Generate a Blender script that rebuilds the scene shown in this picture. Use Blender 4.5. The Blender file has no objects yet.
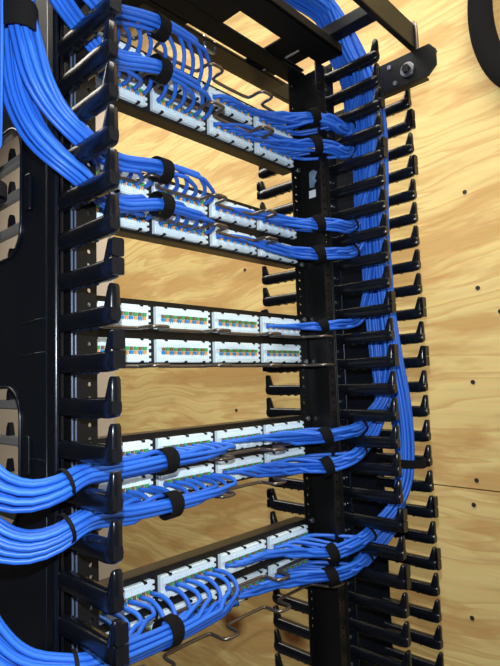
import bpy, bmesh, math, random
from mathutils import Vector, Matrix
random.seed(7)
S = 0.001; ZO = 1.45; U = 44.45          # millimetres -> metres, height of the origin above the floor
C = bpy.context.scene.collection
def V(x, y, z): return Vector((x*S, y*S, z*S + ZO))

# ------------------------------------------------------------------ materials
def mat(name, col, rough=0.5, metal=0.0, spec=0.5, bump=None, vary=0.0, coat=0.0):
    m = bpy.data.materials.new(name); m.use_nodes = True
    nt = m.node_tree; b = nt.nodes['Principled BSDF']
    b.inputs['Base Color'].default_value = (*col, 1); b.inputs['Roughness'].default_value = rough
    b.inputs['Metallic'].default_value = metal; b.inputs['Specular IOR Level'].default_value = spec
    b.inputs['Coat Weight'].default_value = coat
    tc = nt.nodes.new('ShaderNodeTexCoord')
    if vary:
        n = nt.nodes.new('ShaderNodeTexNoise'); n.inputs['Scale'].default_value = 60
        nt.links.new(tc.outputs['Object'], n.inputs['Vector'])
        mx = nt.nodes.new('ShaderNodeMix'); mx.data_type = 'RGBA'
        mx.inputs[6].default_value = (*[c*(1-vary) for c in col], 1); mx.inputs[7].default_value = (*[min(1, c*(1+vary)) for c in col], 1)
        nt.links.new(n.outputs['Fac'], mx.inputs[0]); nt.links.new(mx.outputs[2], b.inputs['Base Color'])
    if bump:
        n2 = nt.nodes.new('ShaderNodeTexNoise'); n2.inputs['Scale'].default_value = bump[0]; n2.inputs['Detail'].default_value = 3
        nt.links.new(tc.outputs['Object'], n2.inputs['Vector'])
        bp = nt.nodes.new('ShaderNodeBump'); bp.inputs['Strength'].default_value = bump[1]; bp.inputs['Distance'].default_value = 0.002
        nt.links.new(n2.outputs['Fac'], bp.inputs['Height']); nt.links.new(bp.outputs['Normal'], b.inputs['Normal'])
    return m
M = {}
M['plastic'] = mat('black_plastic', (0.004, 0.005, 0.008), 0.24, spec=0.45, bump=(90, 0.10), vary=0.3)
M['plate'] = mat('black_molded_plastic', (0.004, 0.006, 0.011), 0.28, spec=0.45, bump=(22, 0.25), vary=0.3)
M['metal'] = mat('black_painted_steel', (0.006, 0.006, 0.006), 0.36, spec=0.35, bump=(300, 0.05), vary=0.2)
M['steel'] = mat('bronze_grey_steel_rod', (0.20, 0.165, 0.135), 0.32, metal=0.85)
M['zinc'] = mat('zinc_hardware', (0.5, 0.5, 0.52), 0.3, metal=0.9)
M['velcro'] = mat('black_hook_and_loop', (0.006, 0.006, 0.007), 0.9, spec=0.15, bump=(900, 0.8))
M['tie'] = mat('black_tie', (0.004, 0.004, 0.005), 0.7, spec=0.2)
M['block'] = mat('pale_blue_white_plastic', (0.74, 0.87, 0.94), 0.4, vary=0.05)
M['green'] = mat('green_label', (0.06, 0.36, 0.10), 0.5)
M['orange'] = mat('orange_label', (0.78, 0.36, 0.10), 0.5)
M['brown'] = mat('brown_label', (0.22, 0.12, 0.06), 0.5)
M['bluel'] = mat('blue_label', (0.03, 0.26, 0.60), 0.5)
M['screwdark'] = mat('dark_screw', (0.03, 0.02, 0.02), 0.5)
M['sticker'] = mat('white_sticker', (0.75, 0.80, 0.84), 0.5)
M['torn'] = mat('grey_blue_foil', (0.22, 0.30, 0.42), 0.35, vary=0.6, bump=(200, 0.6))
M['matte'] = mat('matte_black_steel', (0.005, 0.005, 0.005), 0.6, spec=0.12)
M['litplastic'] = mat('black_plastic_lit_grey', (0.20, 0.19, 0.18), 0.35)  # black slats coloured grey: flash and wall reflection painted into the base colour
M['ink'] = mat('grey_number_paint', (0.16, 0.19, 0.26), 0.5)
M['drywall'] = mat('beige_drywall', (0.66, 0.56, 0.45), 0.85, bump=(80, 0.1), vary=0.03)
M['ceil'] = mat('white_ceiling', (0.30, 0.29, 0.28), 0.9)
M['dark'] = mat('dark_room_wall', (0.05, 0.05, 0.055), 0.9)
M['edge'] = mat('blue_grey_edge_highlight', (0.07, 0.10, 0.17), 0.3, spec=0.7)  # bluish flash highlight painted into the edge colour
M['floorm'] = mat('grey_floor', (0.10, 0.095, 0.09), 0.6, vary=0.1)
BLUES = [mat('blue_cable_jacket', c, 0.42, spec=0.4, bump=(40, 0.05)) for c in
         ((0.022, 0.138, 0.66), (0.028, 0.160, 0.72), (0.018, 0.116, 0.58))]

def plywood(name, seed):
    m = bpy.data.materials.new(name); m.use_nodes = True; nt = m.node_tree; N = nt.nodes.new; L = nt.links.new
    b = nt.nodes['Principled BSDF']; b.inputs['Roughness'].default_value = 0.55; b.inputs['Specular IOR Level'].default_value = 0.25
    tc = N('ShaderNodeTexCoord'); mp = N('ShaderNodeMapping')
    mp.inputs['Location'].default_value = (seed, seed*1.7, seed*0.6)
    L(tc.outputs['Object'], mp.inputs['Vector'])
    # slow warp so that the growth rings wander along the sheet
    w = N('ShaderNodeTexNoise'); w.inputs['Scale'].default_value = 2.2; w.inputs['Detail'].default_value = 2
    L(mp.outputs['Vector'], w.inputs['Vector'])
    sc = N('ShaderNodeVectorMath'); sc.operation = 'SCALE'; sc.inputs['Scale'].default_value = 0.13; L(w.outputs['Color'], sc.inputs[0])
    ad = N('ShaderNodeVectorMath'); ad.operation = 'ADD'; L(mp.outputs['Vector'], ad.inputs[0]); L(sc.outputs[0], ad.inputs[1])
    st = N('ShaderNodeMapping'); st.inputs['Scale'].default_value = (1, 0.8, 12); L(ad.outputs[0], st.inputs['Vector'])
    n1 = N('ShaderNodeTexNoise'); n1.inputs['Scale'].default_value = 1.5; n1.inputs['Detail'].default_value = 2.5; n1.inputs['Roughness'].default_value = 0.5
    L(st.outputs['Vector'], n1.inputs['Vector'])
    # contour bands of the stretched noise = cathedral grain
    mu = N('ShaderNodeMath'); mu.operation = 'MULTIPLY'; mu.inputs[1].default_value = 7.0; L(n1.outputs['Fac'], mu.inputs[0])
    fr = N('ShaderNodeMath'); fr.operation = 'FRACT'; L(mu.outputs[0], fr.inputs[0])
    r1 = N('ShaderNodeValToRGB'); cr = r1.color_ramp
    cr.elements[0].position = 0.0; cr.elements[0].color = (0, 0, 0, 1); cr.elements[1].position = 1.0; cr.elements[1].color = (0, 0, 0, 1)
    e = cr.elements.new(0.62); e.color = (0.35, 0.35, 0.35, 1); e = cr.elements.new(0.90); e.color = (1, 1, 1, 1)
    L(fr.outputs[0], r1.inputs['Fac'])
    # broad tan patches
    st2 = N('ShaderNodeMapping'); st2.inputs['Scale'].default_value = (1, 1.9, 8.5); L(ad.outputs[0], st2.inputs['Vector'])
    n2 = N('ShaderNodeTexNoise'); n2.inputs['Scale'].default_value = 1.6; n2.inputs['Detail'].default_value = 4; n2.inputs['Roughness'].default_value = 0.55
    L(st2.outputs['Vector'], n2.inputs['Vector'])
    r2 = N('ShaderNodeValToRGB'); r2.color_ramp.elements[0].position = 0.47; r2.color_ramp.elements[1].position = 0.58
    L(n2.outputs['Fac'], r2.inputs['Fac'])
    # fine fibre
    st3 = N('ShaderNodeMapping'); st3.inputs['Scale'].default_value = (1, 7, 160); L(mp.outputs['Vector'], st3.inputs['Vector'])
    n3 = N('ShaderNodeTexNoise'); n3.inputs['Scale'].default_value = 2; n3.inputs['Detail'].default_value = 2; L(st3.outputs['Vector'], n3.inputs['Vector'])
    A = N('ShaderNodeMix'); A.data_type = 'RGBA'; A.inputs[6].default_value = (0.87, 0.68, 0.295, 1); A.inputs[7].default_value = (0.66, 0.40, 0.145, 1)
    k = N('ShaderNodeMath'); k.operation = 'MULTIPLY'; k.inputs[1].default_value = 0.72; L(r1.outputs['Color'], k.inputs[0]); L(k.outputs[0], A.inputs[0])
    B = N('ShaderNodeMix'); B.data_type = 'RGBA'; B.inputs[7].default_value = (0.62, 0.36, 0.13, 1)
    k2 = N('ShaderNodeMath'); k2.operation = 'MULTIPLY'; k2.inputs[1].default_value = 0.75; L(r2.outputs['Color'], k2.inputs[0]); L(k2.outputs[0], B.inputs[0]); L(A.outputs[2], B.inputs[6])
    D = N('ShaderNodeMix'); D.data_type = 'RGBA'; D.blend_type = 'MULTIPLY'; D.inputs[0].default_value = 0.22; L(B.outputs[2], D.inputs[6]); L(n3.outputs['Color'], D.inputs[7])
    # two knots
    last = D.outputs[2]
    for ky, kz in KNOTS:
        dv = N('ShaderNodeVectorMath'); dv.operation = 'SUBTRACT'; dv.inputs[1].default_value = (0.8, ky*S, kz*S + ZO); L(tc.outputs['Object'], dv.inputs[0])
        sv = N('ShaderNodeVectorMath'); sv.operation = 'MULTIPLY'; sv.inputs[1].default_value = (0, 14, 20); L(dv.outputs[0], sv.inputs[0])
        ln = N('ShaderNodeVectorMath'); ln.operation = 'LENGTH'; L(sv.outputs[0], ln.inputs[0])
        rr = N('ShaderNodeValToRGB'); rr.color_ramp.elements[0].color = (1, 1, 1, 1); rr.color_ramp.elements[0].position = 0.35; rr.color_ramp.elements[1].color = (0, 0, 0, 1)
        L(ln.outputs['Value'], rr.inputs['Fac'])
        K = N('ShaderNodeMix'); K.data_type = 'RGBA'; K.inputs[7].default_value = (0.16, 0.06, 0.02, 1); L(rr.outputs['Color'], K.inputs[0]); L(last, K.inputs[6]); last = K.outputs[2]
    L(last, b.inputs['Base Color'])
    return m
KNOTS = [(687, -786), (441, -752)]
M['ply1'] = plywood('plywood_upper', 3.1); M['ply2'] = plywood('plywood_lower', 8.4)

# ------------------------------------------------------------------ mesh helpers
def obj(name, bm, m, parent=None, smooth=False, bevel=0.0, seg=2):
    me = bpy.data.meshes.new(name)
    bmesh.ops.recalc_face_normals(bm, faces=bm.faces)
    bm.to_mesh(me); bm.free()
    o = bpy.data.objects.new(name, me); C.objects.link(o)
    for x in (m if isinstance(m, (list, tuple)) else [m]): me.materials.append(x)
    if parent: o.parent = parent; o.matrix_parent_inverse = Matrix.Translation(parent.location).inverted()
    if smooth:
        for p in me.polygons: p.use_smooth = True
    if bevel:
        b = o.modifiers.new('bevel', 'BEVEL'); b.width = bevel*S; b.segments = seg; b.limit_method = 'ANGLE'; b.angle_limit = math.radians(35)
        for p in me.polygons: p.use_smooth = True
        b.harden_normals = True
    return o
def tag(o, label, cat, group=None, kind=None):
    o['label'] = label; o['category'] = cat
    if group: o['group'] = group
    if kind: o['kind'] = kind
    return o
def thing(name, label, cat, loc, group=None):
    o = bpy.data.objects.new(name, None); C.objects.link(o); o.location = V(*loc); o.empty_display_size = 0.02
    return tag(o, label, cat, group)
def box(bm, x0, x1, y0, y1, z0, z1, mi=0):
    vs = [bm.verts.new(V(x, y, z)) for x in (x0, x1) for y in (y0, y1) for z in (z0, z1)]
    for f in ((0,1,3,2), (4,6,7,5), (0,4,5,1), (2,3,7,6), (0,2,6,4), (1,5,7,3)):
        fc = bm.faces.new([vs[i] for i in f]); fc.material_index = mi
def boxes(*bs):
    bm = bmesh.new()
    for b in bs: box(bm, *b)
    return bm
def prism(bm, pts, axis, a0, a1):
    """extrude a 2D outline; axis 'x': pts are (y,z); 'y': (x,z); 'z': (x,y)"""
    def P(p, a):
        return V(a, p[0], p[1]) if axis == 'x' else V(p[0], a, p[1]) if axis == 'y' else V(p[0], p[1], a)
    A = [bm.verts.new(P(p, a0)) for p in pts]; B = [bm.verts.new(P(p, a1)) for p in pts]
    bm.faces.new(A); bm.faces.new(B[::-1]); n = len(pts)
    for i in range(n): bm.faces.new((A[i], B[i], B[(i+1) % n], A[(i+1) % n]))
def holed(outer, holes, axis, a0, a1):
    """a plate with real holes through it"""
    bm = bmesh.new()
    def P(p, a):
        return V(a, p[0], p[1]) if axis == 'x' else V(p[0], a, p[1])
    es = []
    for lp in [outer] + holes:
        vs = [bm.verts.new(P(p, a0)) for p in lp]
        es += [bm.edges.new((vs[i], vs[(i+1) % len(vs)])) for i in range(len(vs))]
    bmesh.ops.triangle_fill(bm, use_beauty=True, use_dissolve=False, edges=es)
    r = bmesh.ops.extrude_face_region(bm, geom=list(bm.faces))
    d = V(a1, 0, 0) - V(a0, 0, 0) if axis == 'x' else V(0, a1, 0) - V(0, a0, 0)
    bmesh.ops.translate(bm, vec=d, verts=[v for v in r['geom'] if isinstance(v, bmesh.types.BMVert)])
    return bm
def rrect(a0, a1, b0, b1, r, n=6):
    out = []
    for cx, cy, s in ((a1-r, b1-r, 0), (a0+r, b1-r, 90), (a0+r, b0+r, 180), (a1-r, b0+r, 270)):
        for i in range(n+1):
            t = math.radians(s + 90*i/n); out.append((cx + r*math.cos(t), cy + r*math.sin(t)))
    return out
def circ(a, b, r, n=8): return [(a + r*math.cos(2*math.pi*i/n), b + r*math.sin(2*math.pi*i/n)) for i in range(n)]
def catmull(pts, sub):
    P = [Vector(p) for p in pts]; P = [2*P[0]-P[1]] + P + [2*P[-1]-P[-2]]; out = []
    for i in range(1, len(P)-2):
        a, b, c, d = P[i-1:i+3]
        # centripetal form keeps tight turns from looping
        t0 = 0; t1 = t0 + max((b-a).length, 1e-6)**0.5; t2 = t1 + max((c-b).length, 1e-6)**0.5; t3 = t2 + max((d-c).length, 1e-6)**0.5
        n = max(2, int((c-b).length/sub))
        for k in range(n):
            t = t1 + (t2-t1)*k/n
            A1 = a*((t1-t)/(t1-t0)) + b*((t-t0)/(t1-t0)); A2 = b*((t2-t)/(t2-t1)) + c*((t-t1)/(t2-t1)); A3 = c*((t3-t)/(t3-t2)) + d*((t-t2)/(t3-t2))
            B1 = A1*((t2-t)/(t2-t0)) + A2*((t-t0)/(t2-t0)); B2 = A2*((t3-t)/(t3-t1)) + A3*((t-t1)/(t3-t1))
            out.append(B1*((t2-t)/(t2-t1)) + B2*((t-t1)/(t2-t1)))
    out.append(P[-2]); return out
def frames(pts):
    T = [((pts[min(i+1, len(pts)-1)] - pts[max(i-1, 0)])).normalized() for i in range(len(pts))]
    n = T[0].orthogonal().normalized(); N = []
    for t in T:
        n = (n - t*n.dot(t)); n = n.normalized() if n.length > 1e-6 else t.orthogonal().normalized(); N.append(n)
    return T, N
def tube(bm, pts, r, n=7, cap=True):
    T, N = frames(pts); rings = []
    for p, t, a in zip(pts, T, N):
        b = t.cross(a)
        rings.append([bm.verts.new(V(*(p + (a*math.cos(2*math.pi*k/n) + b*math.sin(2*math.pi*k/n))*r))) for k in range(n)])
    for i in range(len(rings)-1):
        for k in range(n): bm.faces.new((rings[i][k], rings[i][(k+1) % n], rings[i+1][(k+1) % n], rings[i+1][k]))
    if cap: bm.faces.new(rings[0][::-1]); bm.faces.new(rings[-1])
def band(c, axis, r1, r2, width, up=Vector((0, 0, 1)), th=1.6, n=28, tail=None):
    """closed strap ring around a bundle: r1 across, r2 along 'up'"""
    c = Vector(c); t = Vector(axis).normalized(); b = (Vector(up) - t*Vector(up).dot(t)).normalized(); a = t.cross(b)
    bm = bmesh.new(); rings = []
    for k in range(n):
        an = 2*math.pi*k/n; d = a*math.cos(an)*r1 + b*math.sin(an)*r2; nn = (a*math.cos(an)*r2 + b*math.sin(an)*r1).normalized()
        w = width/2*(1 + 0.06*math.sin(3*an))
        rings.append([bm.verts.new(V(*(c + d + nn*o + t*s))) for o, s in ((0, -w), (th, -w), (th, w), (0, w))])
    for k in range(n):
        A, B = rings[k], rings[(k+1) % n]
        for j in range(4): bm.faces.new((A[j], A[(j+1) % 4], B[(j+1) % 4], B[j]))
    return bm

# ------------------------------------------------------------------ the room
def struct(name, bm, m):
    o = obj(name, bm, m); o['kind'] = 'structure'; return o
ZF, ZC = -1450, 1500
struct('floor', boxes((-2600, 950, -2600, 2750, ZF-60, ZF)), M['floorm'])
struct('ceiling', boxes((-2600, 950, -2600, 2750, ZC, ZC+60)), M['ceil'])
struct('wall_right', boxes((818, 940, -2600, 2750, ZF, ZC)), M['drywall'])
struct('wall_left', boxes((-2600, -2500, -2600, 2750, ZF, ZC)), M['dark'])
struct('wall_back', boxes((-2500, 818, 2640, 2750, ZF, ZC)), M['dark'])
struct('wall_front', boxes((-2500, 818, -2600, -2500, ZF, ZC)), M['dark'])

PY = 1345
SEAM = -283
up = obj('plywood_sheet', boxes((800, 817, -1093, PY, SEAM+1.5, ZC-2)), M['ply1'])
tag(up, 'upper plywood sheet screwed to the wall behind the rack, above the horizontal seam', 'plywood', 'plywood sheets on the wall')
lo = obj('plywood_sheet', boxes((800, 817, -1093, PY-6, ZF+2, SEAM-1.5)), M['ply2'])
tag(lo, 'lower plywood sheet on the wall with dark knots, below the horizontal seam', 'plywood', 'plywood sheets on the wall')
for y, z in ((-130, 395), (-145, 168), (-120, -44), (-114, -263), (-104, -318), (-84, -567), (583, 328), (-190, 110), (-200, -500), (640, -120), (660, 560), (120, 640)):
    bm = bmesh.new(); prism(bm, circ(y, z, 5.0, 12), 'x', 798.6, 801)
    prism(bm, circ(y, z, 1.6, 6), 'x', 798.2, 799)
    obj('screw_head', bm, M['screwdark'], up if z > SEAM else lo)

# ------------------------------------------------------------------ the rack
rack = thing('equipment_rack', 'black two-post steel rack holding the patch panels, with perforated uprights and top bars', 'rack', (110, -30, ZF))
RT = 545
def holez(z0, z1):
    out = []; k = math.floor((z0)/U)
    while k*U < z1:
        for d in (6.35, 22.225, 38.1):
            z = k*U + d
            if z0 + 6 < z < z1 - 6: out.append(z)
        k += 1
    return out
for side, xi, xo in ((0, -117, -149), (1, 327.5, 352)):
    a, b = sorted((xi, xo)); s = 1 if xo > xi else -1
    hx = xi + s*9
    u = obj('upright', boxes((min(xo, xo-s*3), max(xo, xo-s*3), -57.5, 2.5, ZF+8, RT)), M['metal'], rack, bevel=0.8)
    hz = holez(-460, RT-4)
    bm = holed([(a, ZF+8), (b, ZF+8), (b, RT), (a, RT)], [circ(hx, z, 2.7) for z in hz], 'y', -60, -57.3)
    obj('near_flange', bm, M['metal'], u)
    bm = holed([(a, ZF+8), (b, ZF+8), (b, RT+18), (a, RT+18)], [circ(hx, z, 2.7) for z in hz], 'y', 2.3, 5)
    obj('far_flange', bm, M['metal'], u)
    # rolled edge as two strips; the left pair's blue-grey is a painted highlight
    bm = bmesh.new(); tube(bm, [Vector((xo - s*1.5, -58.5, ZF+8)), Vector((xo - s*1.5, -58.5, RT))], 2.6, 8)
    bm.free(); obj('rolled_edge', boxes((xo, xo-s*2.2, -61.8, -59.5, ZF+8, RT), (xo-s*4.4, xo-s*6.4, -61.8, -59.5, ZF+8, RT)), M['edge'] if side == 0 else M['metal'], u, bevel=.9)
    obj('base_foot', boxes((a-20, b+20, -200, 150, ZF, ZF+9)), M['metal'], rack, bevel=2)
    if side == 0:
        n = 0
        for k in range(9, -9, -1):
            z = k*U + 22.2
            cu = bpy.data.curves.new('unit_number', 'FONT'); cu.body = str(22 + k); cu.size = 0.0085; cu.extrude = 0.0001; cu.align_x = 'CENTER'; cu.align_y = 'CENTER'
            t = bpy.data.objects.new('tmp', cu); C.objects.link(t)
            bpy.context.view_layer.update()
            me = bpy.data.meshes.new_from_object(t.evaluated_get(bpy.context.evaluated_depsgraph_get())); bpy.data.objects.remove(t)
            me.transform(Matrix.Rotation(math.radians(90), 4, 'X')); me.materials.append(M['ink'])
            o = bpy.data.objects.new('unit_number', me); C.objects.link(o); o.location = V(-134, -60.4, z)
            o.parent = u; o.matrix_parent_inverse = Matrix.Identity(4); o.location = V(-134, -60.4, z) - Vector(rack.location)
            o.parent = u
def rackpart(name, bm, bev=1.0, m=None): return obj(name, bm, m or M['metal'], rack, bevel=bev)
rackpart('top_crossbar', boxes((-150, 345, -106, -58, RT, RT+4), (-150, 345, -106, -102, RT, RT+18)), m=M['matte'])
rackpart('top_crossbar', boxes((-150, 352, 16, 20, RT, RT+26), (-150, 352, -17, 20, RT, RT+4)), m=M['matte'])
bm = holed([(20, RT+2), (352, RT+2), (352, RT+6), (20, RT+6)], [], 'y', 32, 70)
rackpart('top_crossbar', bm)
rackpart('top_plate', boxes((-150, 137, -58, -17, RT+1, RT+5), (-150, 20, 18, 84, RT+1, RT+5), (20, 98, 20, 32, RT+2, RT+5)), m=M['matte'])
rackpart('top_plate', boxes((243, 288, -59, 70, RT+7, RT+11), (288, 348, -18, 4, RT+7, RT+11)), m=M['matte'])
bm = bmesh.new(); tube(bm, catmull([(150, 40, RT+14), (150, 40, RT-4), (158, 40, RT-9), (172, 40, RT-6), (172, 40, RT+12)], 3), 3, 8)
obj('hook_bolt', bm, M['zinc'], rack, smooth=True)
# stickers on the web of the right upright
st = obj('inspection_sticker', boxes((348.2, 348.9, -33, -18, 306, 320)), M['sticker'], rack); st['label'] = 'small square white sticker'
bm = bmesh.new(); prism(bm, [(-38, 352), (-32, 340), (-36, 336), (-31, 330), (-30, 324), (-20, 326), (-20, 354), (-28, 358)], 'x', 348.1, 348.9)
st = obj('torn_label', bm, M['torn'], rack); st['label'] = 'torn shiny grey label'

# overhead runway that carries the cable up and away to the left
run = thing('cable_runway', 'black steel ladder runway crossing above the rack top at upper right', 'cable runway', (100, -30, 556))
run_s = obj('side_rail', boxes((-700, 449, -196, -185, 556, 602)), M['metal'], run, bevel=2)
run_s2 = obj('side_rail', boxes((-700, 449, 76, 87, 556, 594)), M['metal'], run, bevel=2)
for x in (-480, -230, 20, 322): obj('rung', boxes((x-7, x+19, -185, 76, 568, 590)), M['metal'], run, bevel=2)
bm = bmesh.new(); tube(bm, catmull([(444, -198, 548), (444, -198, 592), (444, -196, 604), (444, -190, 608), (444, -184, 604), (444, -182, 590)], 3), 3.6, 8)
obj('hook_bolt', bm, M['steel'], run, smooth=True)
br = thing('support_bracket', 'black steel bracket with chamfered end and round bolt, under the runway end', 'bracket', (440, -170, 497))
bm = bmesh.new()
prism(bm, [(-116, 495), (-218, 495), (-234, 509), (-234, 538), (-222, 552), (-116, 552)], 'x', 438, 442)
box(bm, 442, 470, -224, -116, 548, 552); box(bm, 442, 456, -212, -116, 495, 499)
obj('channel', bm, M['metal'], br, bevel=1)
bm = bmesh.new(); prism(bm, circ(-181, 521, 13, 24), 'x', 434.5, 438); obj('washer', bm, M['zinc'], br, bevel=.6)
bm = bmesh.new(); prism(bm, circ(-181, 521, 8, 6), 'x', 428, 434.5); obj('bolt_head', bm, M['metal'], br, bevel=.6)
for q in range(2):
    bm = bmesh.new(); prism(bm, circ(-156 + q*10, 506 + q*34, 4, 10), 'x', 435.5, 438); obj('rivet', bm, M['zinc'], br)

# ------------------------------------------------------------------ vertical cable managers
def finger_mesh(kind, front=False, y0=-50.0, tipy=-150.0):
    """local origin: the elbow; the shaft runs to the wall plate in +Y (rear side) or -Y (front side)"""
    s = -1 if front else 1
    L = (y0 - tipy) if not front else (tipy - y0)
    bm = bmesh.new()
    # lofted shaft: rounded sections thicker toward the elbow, running along Y
    def sect(y, hx, z0, z1, n=12):
        out = []
        for k in range(n):
            a = 2*math.pi*k/n; ca, sa = math.cos(a), math.sin(a)
            cx = math.copysign(abs(ca)**0.6, ca)*hx; cz = math.copysign(abs(sa)**0.6, sa)
            out.append(bm.verts.new((cx*S, s*y*S, ((z0+z1)/2 + cz*(z1-z0)/2)*S)))
        return out
    secs = [sect(L, 9.0, -11.5, 10), sect(L-6, 7.4, -10.5, 9), sect(L*.55, 7.4, -10.8, 9.0), sect(6, 7.8, -11.2, 9.4), sect(-4, 7.4, -10.0, 9.2), sect(-8, 5.6, -7.2, 7.0)]
    for a, b in zip(secs, secs[1:]):
        for k in range(12): bm.faces.new((a[k], a[(k+1) % 12], b[(k+1) % 12], b[k]))
    bm.faces.new(secs[0]); bm.faces.new(secs[-1][::-1])
    # up-turned tip
    def sec2(z, ya, yb, hx, n=12):
        out = []
        for k in range(n):
            a = 2*math.pi*k/n; ca, sa = math.cos(a), math.sin(a)
            out.append(bm.verts.new((math.copysign(abs(ca)**0.6, ca)*hx*S, s*((ya+yb)/2 + math.copysign(abs(sa)**0.6, sa)*(yb-ya)/2)*S, z*S)))
        return out
    top = 29
    t = [sec2(-6, -7.6, 9, 6.6), sec2(5, -8.2, 7.2, 6.8), sec2(16, -8.3, 3.0, 6.2), sec2(top-3, -8.2, -0.6, 5.6), sec2(top, -6.9, -2.2, 4.4)]
    for a, b in zip(t, t[1:]):
        for k in range(12): bm.faces.new((a[k], a[(k+1) % 12], b[(k+1) % 12], b[k]))
    bm.faces.new(t[0]); bm.faces.new(t[-1][::-1])
    if kind == 'double':
        # flat latch cap standing in front of the tip, split by a groove
        for z0, z1 in ((-8, 9.0), (10.0, 28)):
            pts = rrect(-7.2, 7.2, z0, z1, 2.0, 2)
            A = [bm.verts.new((p[0]*S, s*(-8.0)*S, p[1]*S)) for p in pts]; B = [bm.verts.new((p[0]*.94*S, s*(-12.8)*S, p[1]*S)) for p in pts]
            bm.faces.new(A); bm.faces.new(B[::-1])
            for i in range(len(pts)): bm.faces.new((A[i], B[i], B[(i+1) % len(pts)], A[(i+1) % len(pts)]))
        box2 = [(-3, 3, -13, -7, -4, 28)]
    # moulded ribs under the shaft
    for yy in (L*.30, L*.50, L*.68):
        vs = [bm.verts.new((x*S, s*(yy+d)*S, z*S)) for x in (-4, 4) for d, z in ((-5, -9), (0, -12.2), (5, -9))]
        bm.faces.new(vs[:3]); bm.faces.new(vs[3:][::-1])
        for i in range(3): bm.faces.new((vs[i], vs[i+3], vs[(i+1) % 3 + 3], vs[(i+1) % 3]))
    bmesh.ops.recalc_face_normals(bm, faces=bm.faces)
    me = bpy.data.meshes.new('finger'); bm.to_mesh(me); bm.free(); me.materials.append(M['plastic'])
    for p in me.polygons: p.use_smooth = True
    me.set_sharp_from_angle(angle=math.radians(50))
    return me
FM = {(k, f): finger_mesh(k, f, *( (-50, -150) if f == 0 else (22, 118))) for k in ('plain', 'double') for f in (0, 1)}
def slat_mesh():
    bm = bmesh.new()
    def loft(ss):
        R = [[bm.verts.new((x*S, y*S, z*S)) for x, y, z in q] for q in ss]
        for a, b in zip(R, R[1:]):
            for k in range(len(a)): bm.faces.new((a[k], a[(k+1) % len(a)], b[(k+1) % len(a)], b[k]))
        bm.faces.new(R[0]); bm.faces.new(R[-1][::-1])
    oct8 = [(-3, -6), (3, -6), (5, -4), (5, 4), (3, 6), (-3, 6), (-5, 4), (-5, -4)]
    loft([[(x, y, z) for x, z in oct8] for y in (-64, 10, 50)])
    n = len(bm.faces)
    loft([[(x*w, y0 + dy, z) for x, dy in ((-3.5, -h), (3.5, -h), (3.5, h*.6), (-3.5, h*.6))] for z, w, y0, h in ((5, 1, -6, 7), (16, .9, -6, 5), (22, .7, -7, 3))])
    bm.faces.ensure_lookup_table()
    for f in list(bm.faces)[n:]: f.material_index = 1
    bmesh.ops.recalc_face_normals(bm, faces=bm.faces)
    me = bpy.data.meshes.new('finger'); bm.to_mesh(me); bm.free(); me.materials.append(M['litplastic']); me.materials.append(M['plastic']); return me
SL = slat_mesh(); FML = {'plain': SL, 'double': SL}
def fingers(mgr, x, ks, front=0, left=False):
    for k in ks:
        kind = 'double' if (k % 8) in (1, 3) else 'plain'
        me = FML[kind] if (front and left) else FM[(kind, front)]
        o = bpy.data.objects.new('finger', me); C.objects.link(o)
        y = -150 if not front else (100 if left else 118)
        o.parent = mgr; o.location = V(x, y, 489 - k*U) - Vector(mgr.location)
        if kind == 'double' and k == 9 and left and not front: pass
ML = thing('cable_manager', 'left black vertical cable manager with windowed side plate and large hooked fingers', 'cable manager', (-210, -10, ZF), 'vertical cable managers beside the rack')
MR = thing('cable_manager', 'right black vertical cable manager with two rows of hooked fingers before the plywood', 'cable manager', (432, -10, ZF), 'vertical cable managers beside the rack')
def side_plate(mgr, x, y0, y1, wins, zt=600, th=4.0, s=1):
    bm = holed([(y0, ZF+10), (y1, ZF+10), (y1, zt), (y0, zt)], [rrect(w[0], w[1], w[2], w[3], 38, 8) for w in wins], 'x', x-th/2, x+th/2)
    p = obj('side_plate', bm, M['plate'], mgr, bevel=1.2)
    return p
# left inner plate: what the camera looks at
winL = [(34, 168, 137 + d, 301 + d) for d in (0, -325, -672, 336)]
winL = [w for w in winL if w[3] < 590]
p = side_plate(ML, -160, -57, 190, winL)
# rims round the windows, ridge and creases
for w in winL:
    if w[2] < -400: continue
    pts = [Vector((-163, a, b)) for a, b in rrect(w[0]-1, w[1], w[2]-1, w[3]+1, 38, 8)]; pts.append(pts[0].copy())
    bm = bmesh.new(); tube(bm, pts, 1.9, 8, cap=False); obj('window_rim', bm, M['plate'], p, smooth=True)
obj('hinge_post', boxes((-166, -153, -57, -37, ZF+10, 600)), M['plastic'], ML, bevel=4, seg=4)
bm = bmesh.new()
tube(bm, [Vector((-162.5, -33, ZF+10)), Vector((-162.5, -33, 600))], 1.8, 8)
obj('ridge', bm, M['plate'], p, smooth=True)
for zc, y1 in ((52, 30), (-104, 20), (14, 34)):
    bm = bmesh.new(); tube(bm, [Vector((-161.2, -30, zc)), Vector((-161.4, 0, zc)), Vector((-161.2, y1, zc-1))], 1.6, 8); obj('crease', bm, M['plate'], p, smooth=True)
for z in (205, -100):
    bm = boxes((-167, -162, 4, 16, z-22, z+22)); obj('latch_slot', bm, M['plastic'], p, bevel=2)
side_plate(ML, -268, -62, 40, [], th=4)
obj('back_plate', boxes((-266, -162, 42, 46, ZF+10, -330), (-266, -245, 42, 46, -330, 600)), M['plate'], ML, bevel=1)
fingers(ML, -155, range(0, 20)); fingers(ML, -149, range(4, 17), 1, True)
for x, n in ((376, 0), (489, 1)):
    wins = [(-26, 10, 489 - k*U - 14, 489 - k*U + 14) for k in (range(9, 16) if n == 0 else [9, 10, 11])]
    wins = []
    side_plate(MR, x, -62, 30 if n == 0 else 34, wins, zt=560 if n == 0 else 530, s=-1)
    fingers(MR, x, range(-1 if n == 0 else 0, 25))
fingers(MR, 376, range(0, 25), 1)
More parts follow.
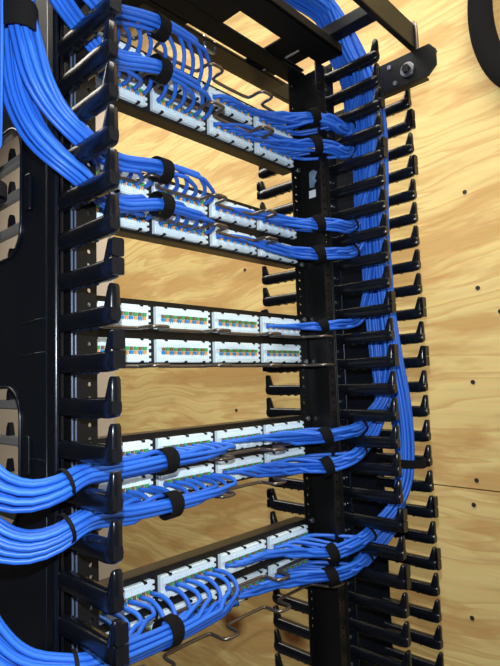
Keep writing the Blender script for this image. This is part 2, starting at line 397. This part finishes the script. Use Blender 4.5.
# cross webs between the two plates, with openings between them
for z0, z1 in [(489 - k*U - 12, 489 - k*U + 12) for k in range(0, 30, 4)]:
    obj('cross_web', boxes((378, 487, 20, 26, z0, z1)), M['plastic'], MR, bevel=2)
for z in [489 - k*U - U/2 for k in range(-1, 25)]:
    pass
bm = bmesh.new()
for k in range(-1, 25):
    z = 489 - k*U
    tube(bm, [Vector((372, -50, z+22)), Vector((368.5, -50, z+22))], 2.6, 8)
o = obj('rivet', bm, M['zinc'], MR); o['kind'] = 'stuff'

# ------------------------------------------------------------------ patch panels
def lacing(z, x0, x1, lab, left_end=True, right_end=True, bumps=(-22, 88, 199)):
    P = []
    if left_end: P += [(-124, -63.5, z), (-112, -56, z), (-100, -38, z)]
    P += [(x0 if not left_end else -92, -25, z)]
    for c in bumps:
        P += [(c-19, -25, z), (c-15.5, -27, z), (c-15, -32, z), (c-15, -50, z), (c-11, -55, z), (c+8, -55, z), (c+12.5, -50, z), (c+14, -34, z), (c+16, -27, z), (c+21, -25, z)]
    P += [(296, -25, z), (302, -30, z), (308, -50, z), (315, -62, z)]
    if right_end: P += [(322, -64.5, z), (338, -64.5, z)]
    bm = bmesh.new(); tube(bm, catmull(P, 3.5), 2.5, 8)
    o = obj('lacing_bar', bm, M['steel'], None, smooth=True)
    tag(o, lab, 'lacing bar', 'bent steel lacing bars across the rack')
    return o
PN = ['top', 'second', 'middle', 'fourth', 'bottom']
PZ = [8*U, 4*U, 0, -4*U, -8*U]
DESC = ['topmost patch panel, cables hanging down into its blue-white blocks', 'second patch panel from the top, blue bundles lying over its blocks',
        'middle patch panel with bare punch-down blocks and open colour codes', 'fourth patch panel down, cables curling from its blocks into bundles beneath',
        'lowest patch panel, loops of blue cable arching from its blocks']
def block_mesh():
    bm = bmesh.new()
    w = 49.0
    def b(x0, x1, y0, y1, z0, z1, mi=0):
        vs = [bm.verts.new((x*S, y*S, z*S)) for x in (x0, x1) for y in (y0, y1) for z in (z0, z1)]
        for f in ((0,1,3,2), (4,6,7,5), (0,4,5,1), (2,3,7,6), (0,2,6,4), (1,5,7,3)): bm.faces.new([vs[i] for i in f]).material_index = mi
    b(-w, w-3, -6, 0, -15.5, 15.5)
    b(-w+2, w-5, -8, -6, 4.8, 14.4)
    b(-w+2, w-5, -8, -6, -14.4, -4.8)
    for i in range(25):
        x = -w + 6 + i*(2*w-14)/24
        b(x-.7, x+.7, -9.2, -6, 4.9, 10.5); b(x-.7, x+.7, -9.2, -6, -10.5, -4.9)
    for z in (-12, -4.5, 4.5, 12): b(w-3, w+.6, -6, -1, z-1.9, z+1.9)
    for z, s in ((14.6, 1), (-14.6, -1)):
        for x in (-34, 0, 34): b(x-2.2, x+2.2, -8.8, -1, z-1.3, z+1.3, 1)
    bmesh.ops.recalc_face_normals(bm, faces=bm.faces)
    me = bpy.data.meshes.new('punch_down_block'); bm.to_mesh(me); bm.free(); me.materials.append(M['block']); me.materials.append(M['plastic']); return me
def label_mesh():
    bm = bmesh.new(); w = 42.0; rr = random.Random(3)
    for i in range(12):
        x0 = -w + i*(2*w)/12; x1 = x0 + 2*w/12
        for r in (0, 1):
            z0, z1 = ((0.3, 4.6 + rr.uniform(-.6, .8)) if r == 0 else (-5.4 + rr.uniform(-.8, .6), -0.3))
            g = 0.7 if (i + r) % 2 else 1.5
            vs = [bm.verts.new((x*S, -8.6*S, z*S)) for x, z in ((x0+g, z0), (x1-g, z0), (x1-g, z1), (x0+g, z1))]
            vb = [bm.verts.new((v.co.x, -5.0*S, v.co.z)) for v in vs]
            mi = ((0 if i % 2 else 1) if r == 0 else (2 if i % 2 else 3))
            fs = [bm.faces.new(vs[::-1])] + [bm.faces.new((vs[k], vs[(k+1) % 4], vb[(k+1) % 4], vb[k])) for k in range(4)]
            for f in fs: f.material_index = mi
    me = bpy.data.meshes.new('colour_code_strip'); bm.to_mesh(me); bm.free()
    for m in (M['green'], M['brown'], M['orange'], M['bluel']): me.materials.append(m)
    return me
BMH, LMH = block_mesh(), label_mesh()
for n, z in enumerate(PZ):
    pp = thing('patch_panel', DESC[n], 'patch panel', (104, 0, z), 'patch panels stacked in the rack')
    bm = boxes((-138, 346, -1.5, 1.2, z, z + 2*U), (-116, 326, 1.2, 24, z, z+2), (-116, 326, 1.2, 24, z+2*U-2, z+2*U))
    # shallow circuit board boxes behind each row
    obj('face_plate', bm, M['metal'], pp, bevel=.6)
    for r, zr in enumerate((z+20, z+65)):
        for j in range(4):
            b = bpy.data.objects.new('punch_down_block', BMH); C.objects.link(b); b.parent = pp
            b.location = V(108*(j-1) + 53.5, -1.5, zr) - Vector(pp.location)
            for nm, me in (('colour_code_strip', LMH),):
                c = bpy.data.objects.new(nm, me); C.objects.link(c); c.parent = b
    for x in (-131, 339):
        for dz in (6.35, 82.5):
            bm = bmesh.new(); prism(bm, circ(x, z+dz, 4.4, 14), 'y', -4.5, -1.5); obj('panel_screw', bm, M['zinc'], pp, bevel=.6)
RZ = [(436, 'upper'), (378, 'lower'), (241, 'upper'), (198, 'lower'), (47.5, 'upper'), (-1.5, 'lower'), (-130, 'upper'), (-180, 'lower'), (-320, 'upper'), (-365, 'lower')]
for i, (z, w) in enumerate(RZ):
    rowname = ['topmost patch panel', 'second patch panel from the top', 'middle patch panel of bare blocks', 'fourth patch panel down', 'lowest patch panel'][i//2]
    lacing(z, -92, 0, '%s bent steel lacing bar in front of the %s' % (w, rowname), left_end=(i != 9), bumps=(-22, 88, 199))

# ------------------------------------------------------------------ cables
CR = 2.95
def hexslots(n, seed=0):
    pts = []
    for a in range(-6, 7):
        for b in range(-6, 7):
            pts.append((a + b*.5 + .21, b*math.sqrt(3)/2 + .13))
    pts.sort(key=lambda p: p[0]**2 + p[1]**2); pts = pts[:n]
    cx = sum(p[0] for p in pts)/n; cy = sum(p[1] for p in pts)/n
    return [((p[0]-cx)*2*CR*1.03, (p[1]-cy)*2*CR*1.03) for p in pts]
CAB = {}
def along(path, x, d, end=False):
    """index of the first path sample past x, going in direction d"""
    for i, p in enumerate(path):
        if (p.x - x)*d >= 0: return i
    return len(path)-1
def bundle(name, way, ports, d, label, group, spread=None, style='side', seed=1, sub=9, twist=0.6):
    """way: centre line waypoints (x,y,z[,offset]) from the far end of the blocks to off-frame; ports: (x,z); d=-1 left, +1 right"""
    rnd = random.Random(seed)
    path = catmull([Vector(w[:3]) for w in way], sub)
    # stable frame: 'across' and 'up' carried along
    T = [(path[min(i+1, len(path)-1)] - path[max(i-1, 0)]).normalized() for i in range(len(path))]
    n = Vector((0, 0, 1)); F = []
    for t in T:
        n = n - t*n.dot(t); n.normalize(); F.append((n.copy(), t.cross(n)))
    sl = hexslots(len(ports), seed)
    # lowest slots to the ports nearest the strap
    order = sorted(range(len(ports)), key=lambda i: ports[i][0]*d)
    sl = sorted(sl, key=lambda s: s[1] + rnd.uniform(-3, 3))
    acc = [0.0]
    for i in range(1, len(path)): acc.append(acc[-1] + (path[i]-path[i-1]).length)
    for q, i in enumerate(order):
        px, pz = ports[i]; s = sl[q]
        ph = rnd.uniform(0, 6.28); am = rnd.uniform(.3, 1.0); fq = rnd.uniform(.012, .022)
        if style == 'side':                      # cables lie over the block and run straight off
            j = along(path, px + d*rnd.uniform(45, 62), d)
            head = [Vector((px, -9, pz)), Vector((px + d*3, -15, pz - .3)), Vector((px + d*16, -21 - abs(s[1])*.2, pz + s[0]*.25))]
        elif style == 'drop':                    # bundle above: cables arc down into the block
            j = along(path, px + d*rnd.uniform(30, 38), d)
            b = path[j] + F[j][0]*s[0] + F[j][1]*s[1]
            head = [Vector((px, -9, pz)), Vector((px + d*1, -20, pz + .5)), Vector((px + d*5, -33, pz + (b.z-pz)*.22)), Vector((px + d*12, -43, pz + (b.z-pz)*.62))]
        else:                                    # bundle below: cables loop out, bulge away from the strap and curl down
            j = along(path, px + d*rnd.uniform(22, 34), d)
            b = path[j] + F[j][0]*s[0] + F[j][1]*s[1]
            o = rnd.uniform(5, 11)
            head = [Vector((px, -9, pz)), Vector((px - d*o*.7, -28, pz - 1)), Vector((px - d*o, -44, pz - (pz-b.z)*.35)), Vector((px - d*o*.5, -54, pz - (pz-b.z)*.72)), Vector((px + d*7, -58, b.z + 3))]
        body = []
        for k in range(j, len(path)):
            A, B = F[k]; tw = twist*math.sin(acc[k]*.0035 + seed)
            c_, s_ = math.cos(tw), math.sin(tw); a, b_ = s[0]*c_ - s[1]*s_, s[0]*s_ + s[1]*c_
            wz = am*math.sin(acc[k]*fq + ph); wy = am*math.cos(acc[k]*fq*1.3 + ph)
            if d < 0 and path[k].x < -165 and path[k].z < 0:
                g = min(1.0, (-165 - path[k].x)/70.0); a *= 1 + .75*g; b_ *= 1 + .2*g
            if d < 0 and path[k].x < -175 and path[k].z > 200 and pz < 300 and k < len(path)*.8:
                g = min(1.0, (-175 - path[k].x)/30.0); a *= 1 + .35*g; b_ *= 1 + .45*g
            if style == 'side':
                g = max(0.0, min(1.0, (285 - path[k].x)/70.0)) if path[k].z*0 + k < len(path)*.6 else 0.0
                g = g*g*(3-2*g); a *= 1 + .15*g; b_ *= 1 - .5*g; wy *= 1 - .6*g
            body.append(path[k] + A*(a+wz) + B*(b_+wy))
        body = body[::1]
        hp = catmull(head + [body[0]], 5)[:-1]
        bm = bmesh.new(); tube(bm, hp + body, CR, 7)
        o = obj('network_cable', bm, BLUES[rnd.randrange(3)], None, smooth=True)
        tag(o, label, 'cable', group)
def ports(blocks, zr):
    return [(108*(j-1) + 8 + 100*(i+.5)/6 - 4, zr) for j in blocks for i in range(6)]
rows = {'Al': PZ[0]+20, 'Au': PZ[0]+65, 'Bl': PZ[1]+20, 'Bu': PZ[1]+65, 'Cu': PZ[2]+65, 'Dl': PZ[3]+20, 'Du': PZ[3]+65, 'El': PZ[4]+20, 'Eu': PZ[4]+65}
nm = {'A': 'topmost panel', 'B': 'second panel from the top', 'C': 'middle panel', 'D': 'fourth panel down', 'E': 'lowest panel'}
# --- to the left
LW = {
 'Au': [(110,-46,451), (60,-50,452), (-20,-55,449), (-85,-60,430), (-120,-84,404), (-157,-121,384), (-180,-126,392), (-203,-118,430), (-212,-105,560), (-214,-100,760)],
 'Al': [(110,-46,388), (60,-50,389), (-20,-56,389), (-88,-60,371), (-120,-76,362), (-157,-90,372), (-184,-103,380), (-203,-108,400), (-214,-106,470), (-222,-90,760)],
 'Bu': [(110,-46,254), (60,-50,255), (-20,-55,253), (-88,-61,240), (-122,-76,238), (-157,-90,245), (-180,-89,262), (-200,-91,286), (-211,-90,322), (-217,-86,362), (-222,-70,470), (-226,-60,760)],
 'Bl': [(110,-46,208), (60,-50,209), (-20,-55,207), (-88,-61,190), (-122,-76,190), (-157,-90,201), (-176,-88,212), (-193,-74,236), (-206,-60,276), (-214,-54,334), (-218,-54,380), (-226,-50,500), (-234,-40,760)],
 'Du': [(110,-50,-120), (60,-54,-120), (-16,-57,-119), (-92,-70,-118), (-128,-82,-116), (-157,-94,-114), (-183,-99,-122), (-206,-92,-126), (-230,-82,-119), (-248,-72,-98), (-255,-70,-40), (-251,-88,80), (-251,-89,200), (-251,-89,760)],
 'Dl': [(110,-50,-172), (60,-54,-172), (-8,-57,-173), (-92,-70,-168), (-128,-84,-160), (-157,-99,-157), (-183,-97,-168), (-206,-88,-172), (-230,-76,-163), (-248,-60,-138), (-256,-34,-60), (-256,-30,200), (-256,-30,760)],
 'Eu': [(110,-54,-318), (60,-58,-318), (-26,-66,-317), (-92,-82,-307), (-128,-95,-299), (-157,-100,-295), (-181,-90,-292), (-204,-80,-286), (-226,-68,-270), (-246,-56,-235), (-258,-50,-100), (-260,-44,60), (-260,-44,760)],
}
for key, way in LW.items():
    P = ports((0, 1), rows[key])
    st = 'drop' if key[0] in 'AB' else 'loop'
    if key == 'Eu': P = P + ports((1,), rows['El'])
    r = 'upper' if key[1] == 'u' else 'lower'
    lab = 'blue cable leaving the %s to the left%s' % (nm[key[0]], ', %s row' % r if key != 'Eu' else '')
    bundle(key, way, P, -1, lab, 'cables from the %s to the left, %s row' % (nm[key[0]], r), style=st, seed=sum(map(ord, key)))
# --- to the right, up the trunk in the right manager
TR = [(430,-101,80), (430,-98,168), (430,-97,261), (430,-102,372), (430,-103,445), (424,-96,515), (402,-84,572), (370,-78,615), (330,-68,645), (270,-56,655), (150,-50,655), (-100,-50,655), (-420,-50,655)]
OFF = {'Eu': (14,-15), 'El': (17,8), 'Du': (-5,-16), 'Dl': (-3,11), 'Cu': (-14,0), 'Bu': (-21,-12), 'Bl': (-22,12), 'Au': (-33,-12), 'Al': (-33,12)}
RW = {
 'Au': [(115,-22,421), (180,-25,424), (240,-29,428), (285,-38,432), (318,-61,436), (345,-78,430), (376,-82,425), (392,-86,445)],
 'Al': [(115,-22,376), (180,-25,379), (240,-29,382), (285,-38,384), (320,-61,385), (345,-78,382), (376,-82,380), (386,-86,402)],
 'Bu': [(115,-22,243), (180,-25,246), (240,-29,247), (285,-38,246), (318,-61,243), (345,-78,242), (376,-80,244), (400,-84,262)],
 'Bl': [(115,-22,198), (180,-25,197), (240,-29,195), (285,-38,191), (314,-60,189), (343,-78,191), (376,-80,197), (402,-84,216)],
 'Cu': [(220,-20,66), (250,-24,67), (290,-38,66), (319,-61,65), (345,-74,67), (376,-78,70), (400,-82,82)],
 'Du': [(115,-23,-114), (180,-28,-119), (240,-34,-121), (280,-44,-122), (308,-64,-121), (343,-79,-117), (376,-80,-114), (402,-84,-98), (428,-98,-66), (431,-106,-20), (430,-105,30)],
 'Dl': [(115,-23,-158), (180,-28,-163), (240,-34,-167), (280,-44,-169), (308,-64,-170), (343,-79,-163), (376,-78,-156), (402,-80,-142), (428,-94,-104), (433,-104,-60), (432,-105,0)],
 'Eu': [(115,-23,-290), (180,-28,-295), (240,-36,-300), (280,-48,-307), (308,-66,-309), (343,-81,-302), (376,-84,-297), (402,-94,-280), (428,-112,-250), (446,-122,-210), (450,-124,-150), (444,-119,-70), (434,-107,10)],
 'El': [(115,-23,-335), (180,-28,-337), (240,-36,-341), (275,-48,-343), (303,-66,-343), (343,-80,-340), (376,-78,-336), (404,-88,-316), (430,-106,-284), (448,-116,-236), (452,-120,-160), (444,-115,-70), (434,-107,10)],
}
for key, way in RW.items():
    ox, oy = OFF[key]; pts = [tuple(w) for w in way]
    zl = pts[-1][2]
    start = {'Cu': 168-40, 'Bu': 320, 'Bl': 290, 'Au': 480, 'Al': 470}.get(key, 60)
    if key[0] in 'DE':
        n = len(pts); out = []
        for i, w in enumerate(pts):
            f = max(0, (w[2] - pts[6][2]))/max(1, (zl - pts[6][2])) if i > 6 else 0
            out.append((w[0] + ox*f, w[1] + oy*f, w[2]))
        pts = out
    for t in TR:
        if t[2] > start or t[0] < 400:
            up_ = t[0] >= 400
            # in the trunk's horizontal run the offset turns from X to Z
            if up_: pts.append((t[0] + ox, t[1] + oy, t[2]))
            else:
                g = min(1, (402 - t[0])/90.0)
                pts.append((t[0] + ox*(1-g), t[1] + oy, t[2] + (-ox*.55)*g + (-ox*.3)*0))
    P = ports((2, 3), rows[key]) if key != 'Cu' else ports((3,), rows[key])
    r = 'upper' if key[1] == 'u' else 'lower'
    lab = 'blue cable leaving the %s to the right%s' % (nm[key[0]], ', %s row' % r if key != 'Cu' else '')
    bundle(key, pts, P, 1, lab, 'cables from the %s to the right, %s row' % (nm[key[0]], r), style='side', seed=11 + sum(map(ord, key)))

# ------------------------------------------------------------------ straps and ties
def strap(c, ax, r1, r2, w, lab, group='wide black cable straps', name='cable_strap', th=1.8, up=(0, 0, 1)):
    o = obj(name, band(c, ax, r1, r2, w, Vector(up), th), M['velcro'] if w > 8 else M['tie'], None, bevel=.4)
    return tag(o, lab, 'cable strap' if w > 8 else 'cable tie', group)
TXT = {'A': 'topmost panel', 'B': 'second panel', 'C': 'middle panel', 'D': 'fourth panel', 'E': 'lowest panel'}
def rw(key): return {'u': 'upper', 'l': 'lower'}[key[1]]
for key, c, ax in (('Au', (-20,-55,447), (-1,-.2,-.1)), ('Al', (-20,-56,388), (-1,-.2,-.1)), ('Bu', (-20,-55,251), (-1,-.2,-.1)), ('Bl', (-20,-55,205), (-1,-.2,-.1)),
                   ('Du', (-23,-58,-119), (-1,-.15,0)), ('Dl', (-17,-58,-173), (-1,-.15,0))):
    strap(c, ax, 13.5, 14.5, 21, 'black strap round the left bundle of the %s, its %s one' % (TXT[key[0]], rw(key)))
strap((-30,-67,-316), (-1,-.2,.1), 15.5, 16, 20, 'black strap round the left bundle below the lowest panel')
for key, c in (('Au', (315,-59,436)), ('Al', (317,-59,385)), ('Bu', (315,-59,243)), ('Bl', (312,-59,189)), ('Du', (306,-62,-121)), ('Dl', (306,-62,-170)), ('Eu', (306,-65,-309)), ('El', (301,-65,-343))):
    strap(c, (1,-.6,.4), 13.2, 14, 17, 'black strap round the right bundle of the %s, its %s one' % (TXT[key[0]], rw(key)))
strap((316,-59,65), (1,-.6,.4), 9, 9.5, 16, 'black strap round the thin right bundle of the middle panel')
for key, c, ax in (('Au', (384,-86,434), (.5,-.1,1)), ('Al', (381,-86,391), (.4,-.1,1)), ('Bu', (386,-82,250), (.9,-.1,.6)), ('Bl', (386,-81,202), (.9,-.1,.6)), ('Du', (386,-81,-108), (.9,-.1,.5)),
                   ('Dl', (386,-78,-151), (.9,-.1,.5)), ('Eu', (388,-88,-290), (.9,-.3,.5)), ('El', (386,-81,-329), (.9,-.3,.6))):
    strap(c, ax, 12.8, 13.3, 4.5, 'thin black tie where the %s right bundle of the %s enters the right manager' % (rw(key), TXT[key[0]]), 'thin black cable ties', 'cable_tie', 1.6)
for key, c, ax in (('Du', (-174,-96,-118), (-1,0,-.3)), ('Dl', (-174,-97,-161), (-1,0,-.3)), ('Eu', (-166,-97,-294), (-1,.3,0))):
    strap(c, ax, 13.4 if key != 'Eu' else 15.5, 13.8 if key != 'Eu' else 15.5, 4, 'thin black tie round the %s left bundle at the left manager fingers' % {'Du': 'fourth panel upper', 'Dl': 'fourth panel lower', 'Eu': 'lowest panel'}[key], 'thin black cable ties', 'cable_tie', 1.6)
strap((-219,-70,341), (0,0,1), 20, 38, 27, 'broad black strap round the big cable bundle at upper left', up=(0, 1, 0))
strap((-251,-89,160), (0,0,1), 18, 18, 14, 'black strap round the cables running down the left frame edge', up=(0, 1, 0))
strap((456,-130,-177), (0,0,1), 23, 30, 15, 'black strap round the outer strand of cables in the right manager', up=(0, 1, 0))

# ------------------------------------------------------------------ the black loop hanging before the wall
bm = bmesh.new(); rings = []
for k in range(64):
    a = 2*math.pi*k/64; cy, cz = math.cos(a), math.sin(a)
    ring = []
    for q in range(14):
        b = 2*math.pi*q/14
        ring.append(bm.verts.new(V(772 + 14*math.sin(b), -309 + cy*(108 + 28*math.cos(b)), 782 + cz*(200 + 28*math.cos(b)))))
    rings.append(ring)
for k in range(64):
    A, B = rings[k], rings[(k+1) % 64]
    for q in range(14): bm.faces.new((A[q], A[(q+1) % 14], B[(q+1) % 14], B[q]))
o = obj('hanging_loop', bm, M['velcro'], None, smooth=True)
tag(o, 'thick black oval loop hanging against the plywood at the upper right corner', 'cable loop')

# ------------------------------------------------------------------ light
def area(name, loc, rot, size, power, col):
    l = bpy.data.lights.new(name, 'AREA'); l.energy = power; l.size = size[0]; l.size_y = size[1]; l.shape = 'RECTANGLE'; l.color = col
    o = bpy.data.objects.new(name, l); C.objects.link(o); o.location = V(*loc); o.rotation_euler = rot; return o
area('ceiling_lamp', (0, -800, ZC-10), (0, 0, 0), (1.2, 0.6), 25, (1.0, 0.94, 0.82))
area('ceiling_lamp', (-100, 900, ZC-10), (0, 0, 0), (0.8, 2.2), 47, (1.0, 0.94, 0.82))
CAM = (-439.9, -601.4, -22.2)
fl = bpy.data.lights.new('phone_flash', 'POINT'); fl.energy = 22.0; fl.shadow_soft_size = 0.006; fl.color = (0.88, 0.95, 1.0)
f = bpy.data.objects.new('phone_flash', fl); C.objects.link(f); f.location = V(CAM[0]-10, CAM[1]-6, CAM[2]+70)
w = bpy.data.worlds.new('world'); bpy.context.scene.world = w; w.use_nodes = True
w.node_tree.nodes['Background'].inputs[0].default_value = (0.8, 0.85, 1.0, 1); w.node_tree.nodes['Background'].inputs[1].default_value = 0.15

# ------------------------------------------------------------------ camera (fitted to the photograph's vanishing points)
yaw, pit, rol = 0.814137, 0.0852398, -0.0310547
fw = Vector((math.sin(yaw)*math.cos(pit), math.cos(yaw)*math.cos(pit), math.sin(pit)))
r0 = Vector((math.cos(yaw), -math.sin(yaw), 0)); u0 = r0.cross(fw)
rt = r0*math.cos(rol) + u0*math.sin(rol); upv = u0*math.cos(rol) - r0*math.sin(rol)
cd = bpy.data.cameras.new('camera'); cam = bpy.data.objects.new('camera', cd); C.objects.link(cam)
m = Matrix((rt, upv, -fw)).transposed().to_4x4(); m.translation = V(*CAM); cam.matrix_world = m
cd.sensor_fit = 'VERTICAL'; cd.sensor_height = 36; cd.lens = 541.29*36/666; cd.clip_start = 0.01
bpy.context.scene.camera = cam
vs = bpy.context.scene.view_settings; vs.view_transform = 'Standard'; vs.look = 'None'; vs.gamma = 1; vs.exposure = 0.14; vs.use_curve_mapping = False
